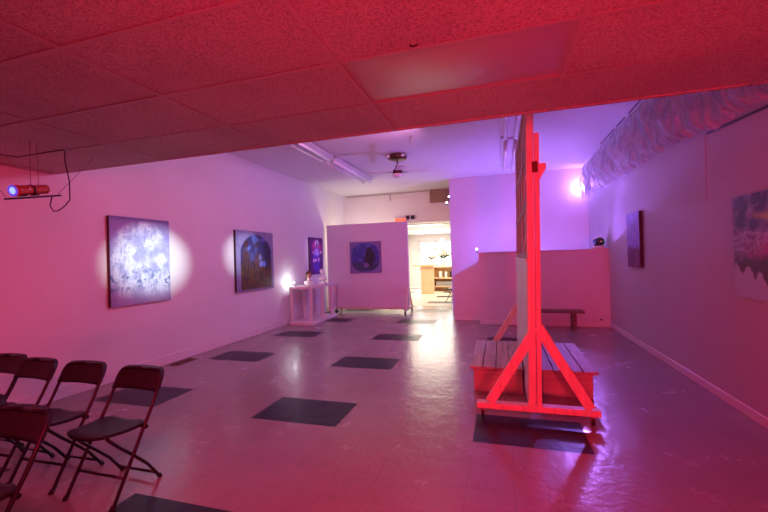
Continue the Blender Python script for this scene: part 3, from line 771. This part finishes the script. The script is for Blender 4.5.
# ------------------------------------------------------------------ rolling flat seen edge on
t = empty('rolling_stage_flat', (0,0,0), 'tall rolling wooden flat on an A shaped base seen edge on, lit red', 'stage flat')
t.location = (.28,3.77,0)
LE = .018
def X(z): return LE*(z-.1)
for y0, red in ((0,True),(2.42,False)):
    MB().box((-.53,y0-.045,.086),(.52,y0+.045,.14),.004).build('base_rail', M['pine'], t)
    MB().bar((-.41,y0-.03,.15),(-.04+X(.78),y0-.03,.78),.085,.04,up=(0,1,0)).build('brace', M['pine'], t)
    MB().bar((.44,y0-.03,.15),(.015+X(.86),y0-.03,.86),.085,.04,up=(0,1,0)).build('brace', M['pine'], t)
    MB().bar((-.035,y0,.09),(-.035+X(3.1),y0,3.1),.062,.07,up=(0,1,0)).build('post', M['pine'], t)
    MB().bar((.022,y0-.012,.09),(.022+X(2.62),y0-.012,2.62),.042,.05,up=(0,1,0)).build('outer_post', M['pine'], t)
    for x in (-.48,.46):
        c = MB().tube([(x-.012,y0,.035),(x+.012,y0,.035)],.034,14).build('caster', M['capgrey'], t)
        MB().box((x-.02,y0-.018,.04),(x+.02,y0+.018,.086)).build('fork', M['greywire'], c)
MB().box((-.075,-.052,.085),(-.02,-.04,.19),.003).build('cleat', M['pine'], t)
MB().poly_prism([(.04+X(2.3),-.035,2.19),(.04+X(2.3),-.035,2.34),(.10+X(2.3),-.035,2.34),(.10+X(2.3),-.035,2.29)],(0,.05,0)).build('wedge_block', M['pine'], t)
MB().box((-.02+X(2.3),-.046,2.26),(.03+X(2.3),-.03,2.36),.002).build('bolt_plate', M['brown'], t)
# upper open frame: studs and boards facing left
b = MB()
for z in (1.47,1.95,2.45,2.98): b.box((-.062+X(z),.04,z),(-.01+X(z),2.40,z+.07),.003)
b.build('upper_rail', M['studwood'], t)
for y in (.3,.85,1.4,1.95): MB().bar((-.05+X(1.47),y,1.47),(-.05+X(3.05),y,3.05),.024,.12,up=(0,1,0)).build('stud', M['studwood'], t)
MB().bar((-.036+X(1.47),1.22,1.47),(-.036+X(3.05),1.22,3.05),.02,2.36,up=(0,1,0),bev=0).build('backing_board', M['studwood'], t)
# lower white board
MB().poly_prism([(-.068+X(.14),.05,.14),(-.046+X(.14),.05,.14),(-.046+X(1.45),.05,1.45),(-.068+X(1.45),.05,1.45)],(0,2.42,0)).build('lower_panel', M['whitepanel'], t)
MB().box((-.08+X(1.46),.04,1.45),(-.01+X(1.46),2.45,1.475),.003).build('ledge', M['whitepanel'], t)
MB().box((-.068,.05,.10),(-.03,2.42,.14),.003).build('bottom_rail', M['pine'], t)
for z0,z1 in ((1.95,2.25),(2.5,2.9),(1.55,1.7)):
    MB().tube([(-.068+X(z0),.6,z0),(-.075+X(z0),.3,(z0+z1)/2-.05),(-.07+X(z1),.0,z1)],.004,6).build('cord', M['paper'], t)

# ------------------------------------------------------------------ bench by the low wall
t = empty('bench', (.95,8.45,0), 'low brown wooden bench standing against the pink low wall', 'bench')
MB().box((-.6,-.16,.335),(.6,.16,.375),.005).build('seat', M['darkwood'], t)
for x in (-.46,.42):
    MB().box((x-.035,-.14,0),(x+.035,-.08,.335),.004).build('leg', M['darkwood'], t)
    MB().box((x-.035,.08,0),(x+.035,.14,.335),.004).build('leg', M['darkwood'], t)

# ------------------------------------------------------------------ lights
def lamp(kind, name, loc, col, W, aim=None, **kw):
    l = bpy.data.lights.new(name, kind); l.color = col; l.energy = W
    for k, v in kw.items(): setattr(l, k, v)
    o = bpy.data.objects.new(name, l); COL.objects.link(o); o.location = loc
    if aim is not None: o.rotation_euler = (Vector(aim)-Vector(loc)).to_track_quat('-Z','Y').to_euler()
    return o
VI = (.34,.16,.95)
# violet lamp tucked in the far right corner behind the plastic, violet uplight behind the low wall
lamp('POINT','violet_corner_lamp',(1.95,10.36,3.15),VI,24,shadow_soft_size=.04)
t = empty('wall_lamp', (2.0,10.36,3.1), 'violet flood lamp glowing in the far corner behind the plastic sheeting', 'lamp')
MB().box((-.0,-.07,-.1),(.06,.07,.1),.01).build('housing', M['black'], t)
MB().box((-.012,-.06,-.09),(0,.06,.09),.003).build('lit_face', emit('violet_face',(.45,.3,1),30), t)
lamp('AREA','violet_uplight',(.7,9.55,1.1),(.32,.17,.95),105,aim=(-.9,7.2,3.3),size=.5)
lamp('SPOT','violet_side_uplight',(.55,9.7,1.42),VI,260,aim=(2.11,6.3,2.25),spot_size=1.0,spot_blend=.5,shadow_soft_size=.04)
lamp('SPOT','violet_floor_flood',(1.78,10.15,2.72),VI,330,aim=(.7,4.0,.2),spot_size=math.radians(42),spot_blend=.8,shadow_soft_size=.1)
# red floods behind the camera
RD = (1.0,.015,.04)
lamp('SPOT','red_flood',(1.0,-2.7,1.35),RD,730,aim=(1.05,6,.9),spot_size=1.0,spot_blend=.7,shadow_soft_size=.06)
lamp('SPOT','red_wash_left',(-2.0,-2.6,1.2),(1,.015,.07),680,aim=(-4.9,1.2,1.7),spot_size=.72,spot_blend=.8,shadow_soft_size=.1)
lamp('AREA','red_uplight',(.2,-.8,.9),RD,38,aim=(-.1,1.4,2.6),size=.6,spread=2.1)
lamp('AREA','red_floor_wash',(-.5,-.3,2.45),(1,.02,.09),84,aim=(-1.1,3.0,0),size=1.0,spread=2.1)
# rear room light, passage lamp and added pink fill
lamp('AREA','rear_room_fill',(-3.0,16.5,2.6),(1,.86,.68),340,aim=(-3.0,16.5,0),size=4)  # added overhead fill that overexposes the rear room
lamp('AREA','rear_window_light',(-3.2,20.2,1.7),(.9,.95,1),60,aim=(-3.0,12,1.2),size=2)
lamp('POINT','passage_lamp',(-3.9,11.0,1.9),(1,.84,.68),34,shadow_soft_size=.12)
lamp('AREA','pink_wall_fill',(-1.2,5.5,3.5),(1,.38,.88),66,aim=(XL,6.2,1.2),size=1.0)  # added pink fill to tint the left wall, no known fixture
# picture lights
o = lamp('SPOT','picture_light_one',(-1.6,4.4,3.0),(.70,.95,.95),850,aim=(XL,4.44,1.58),spot_size=math.radians(18.5),spot_blend=1,shadow_soft_size=.02); o.scale = (1.5,1,1)
o = lamp('SPOT','picture_light_two',(-2.2,6.2,3.0),(.72,.9,1),420,aim=(XL,6.62,1.66),spot_size=math.radians(19),spot_blend=1,shadow_soft_size=.02); o.scale = (1.5,1,1)
lamp('POINT','table_light',(-4.76,8.2,1.02),(.9,.95,1),4.5,shadow_soft_size=.03)
lamp('SPOT','picture_light_three',(-3.0,8.2,3.4),(.8,.6,1),150,aim=(XL,9.7,1.6),spot_size=math.radians(22),spot_blend=.8,shadow_soft_size=.02)

w = bpy.data.worlds.new('world'); S.world = w; w.use_nodes = True
w.node_tree.nodes['Background'].inputs[0].default_value = (.30,.16,.32,1)
w.node_tree.nodes['Background'].inputs[1].default_value = .01

# ------------------------------------------------------------------ camera
f, yaw, pit, rol = 384.72, .292889, .0063690, -.0288862
cyw, syw = math.cos(yaw), math.sin(yaw); cp, sp_ = math.cos(pit), math.sin(pit); cr, sr = math.cos(rol), math.sin(rol)
fw = Vector((-syw*cp, cyw*cp, sp_)); r = Vector((cyw,syw,0)); u = r.cross(fw)
r2 = cr*r+sr*u; u2 = -sr*r+cr*u
cam = bpy.data.cameras.new('camera'); cam.sensor_width = 36; cam.lens = f/768*36; cam.clip_start = .05; cam.clip_end = 100
co = bpy.data.objects.new('camera', cam); COL.objects.link(co)
Mx = Matrix((r2,u2,-fw)).transposed().to_4x4(); Mx.translation = (0,0,1.52); co.matrix_world = Mx
S.camera = co
S.view_settings.view_transform = 'Standard'; S.view_settings.look = 'None'; S.view_settings.gamma = 1
S.view_settings.use_curve_mapping = False; S.view_settings.exposure = 0.0
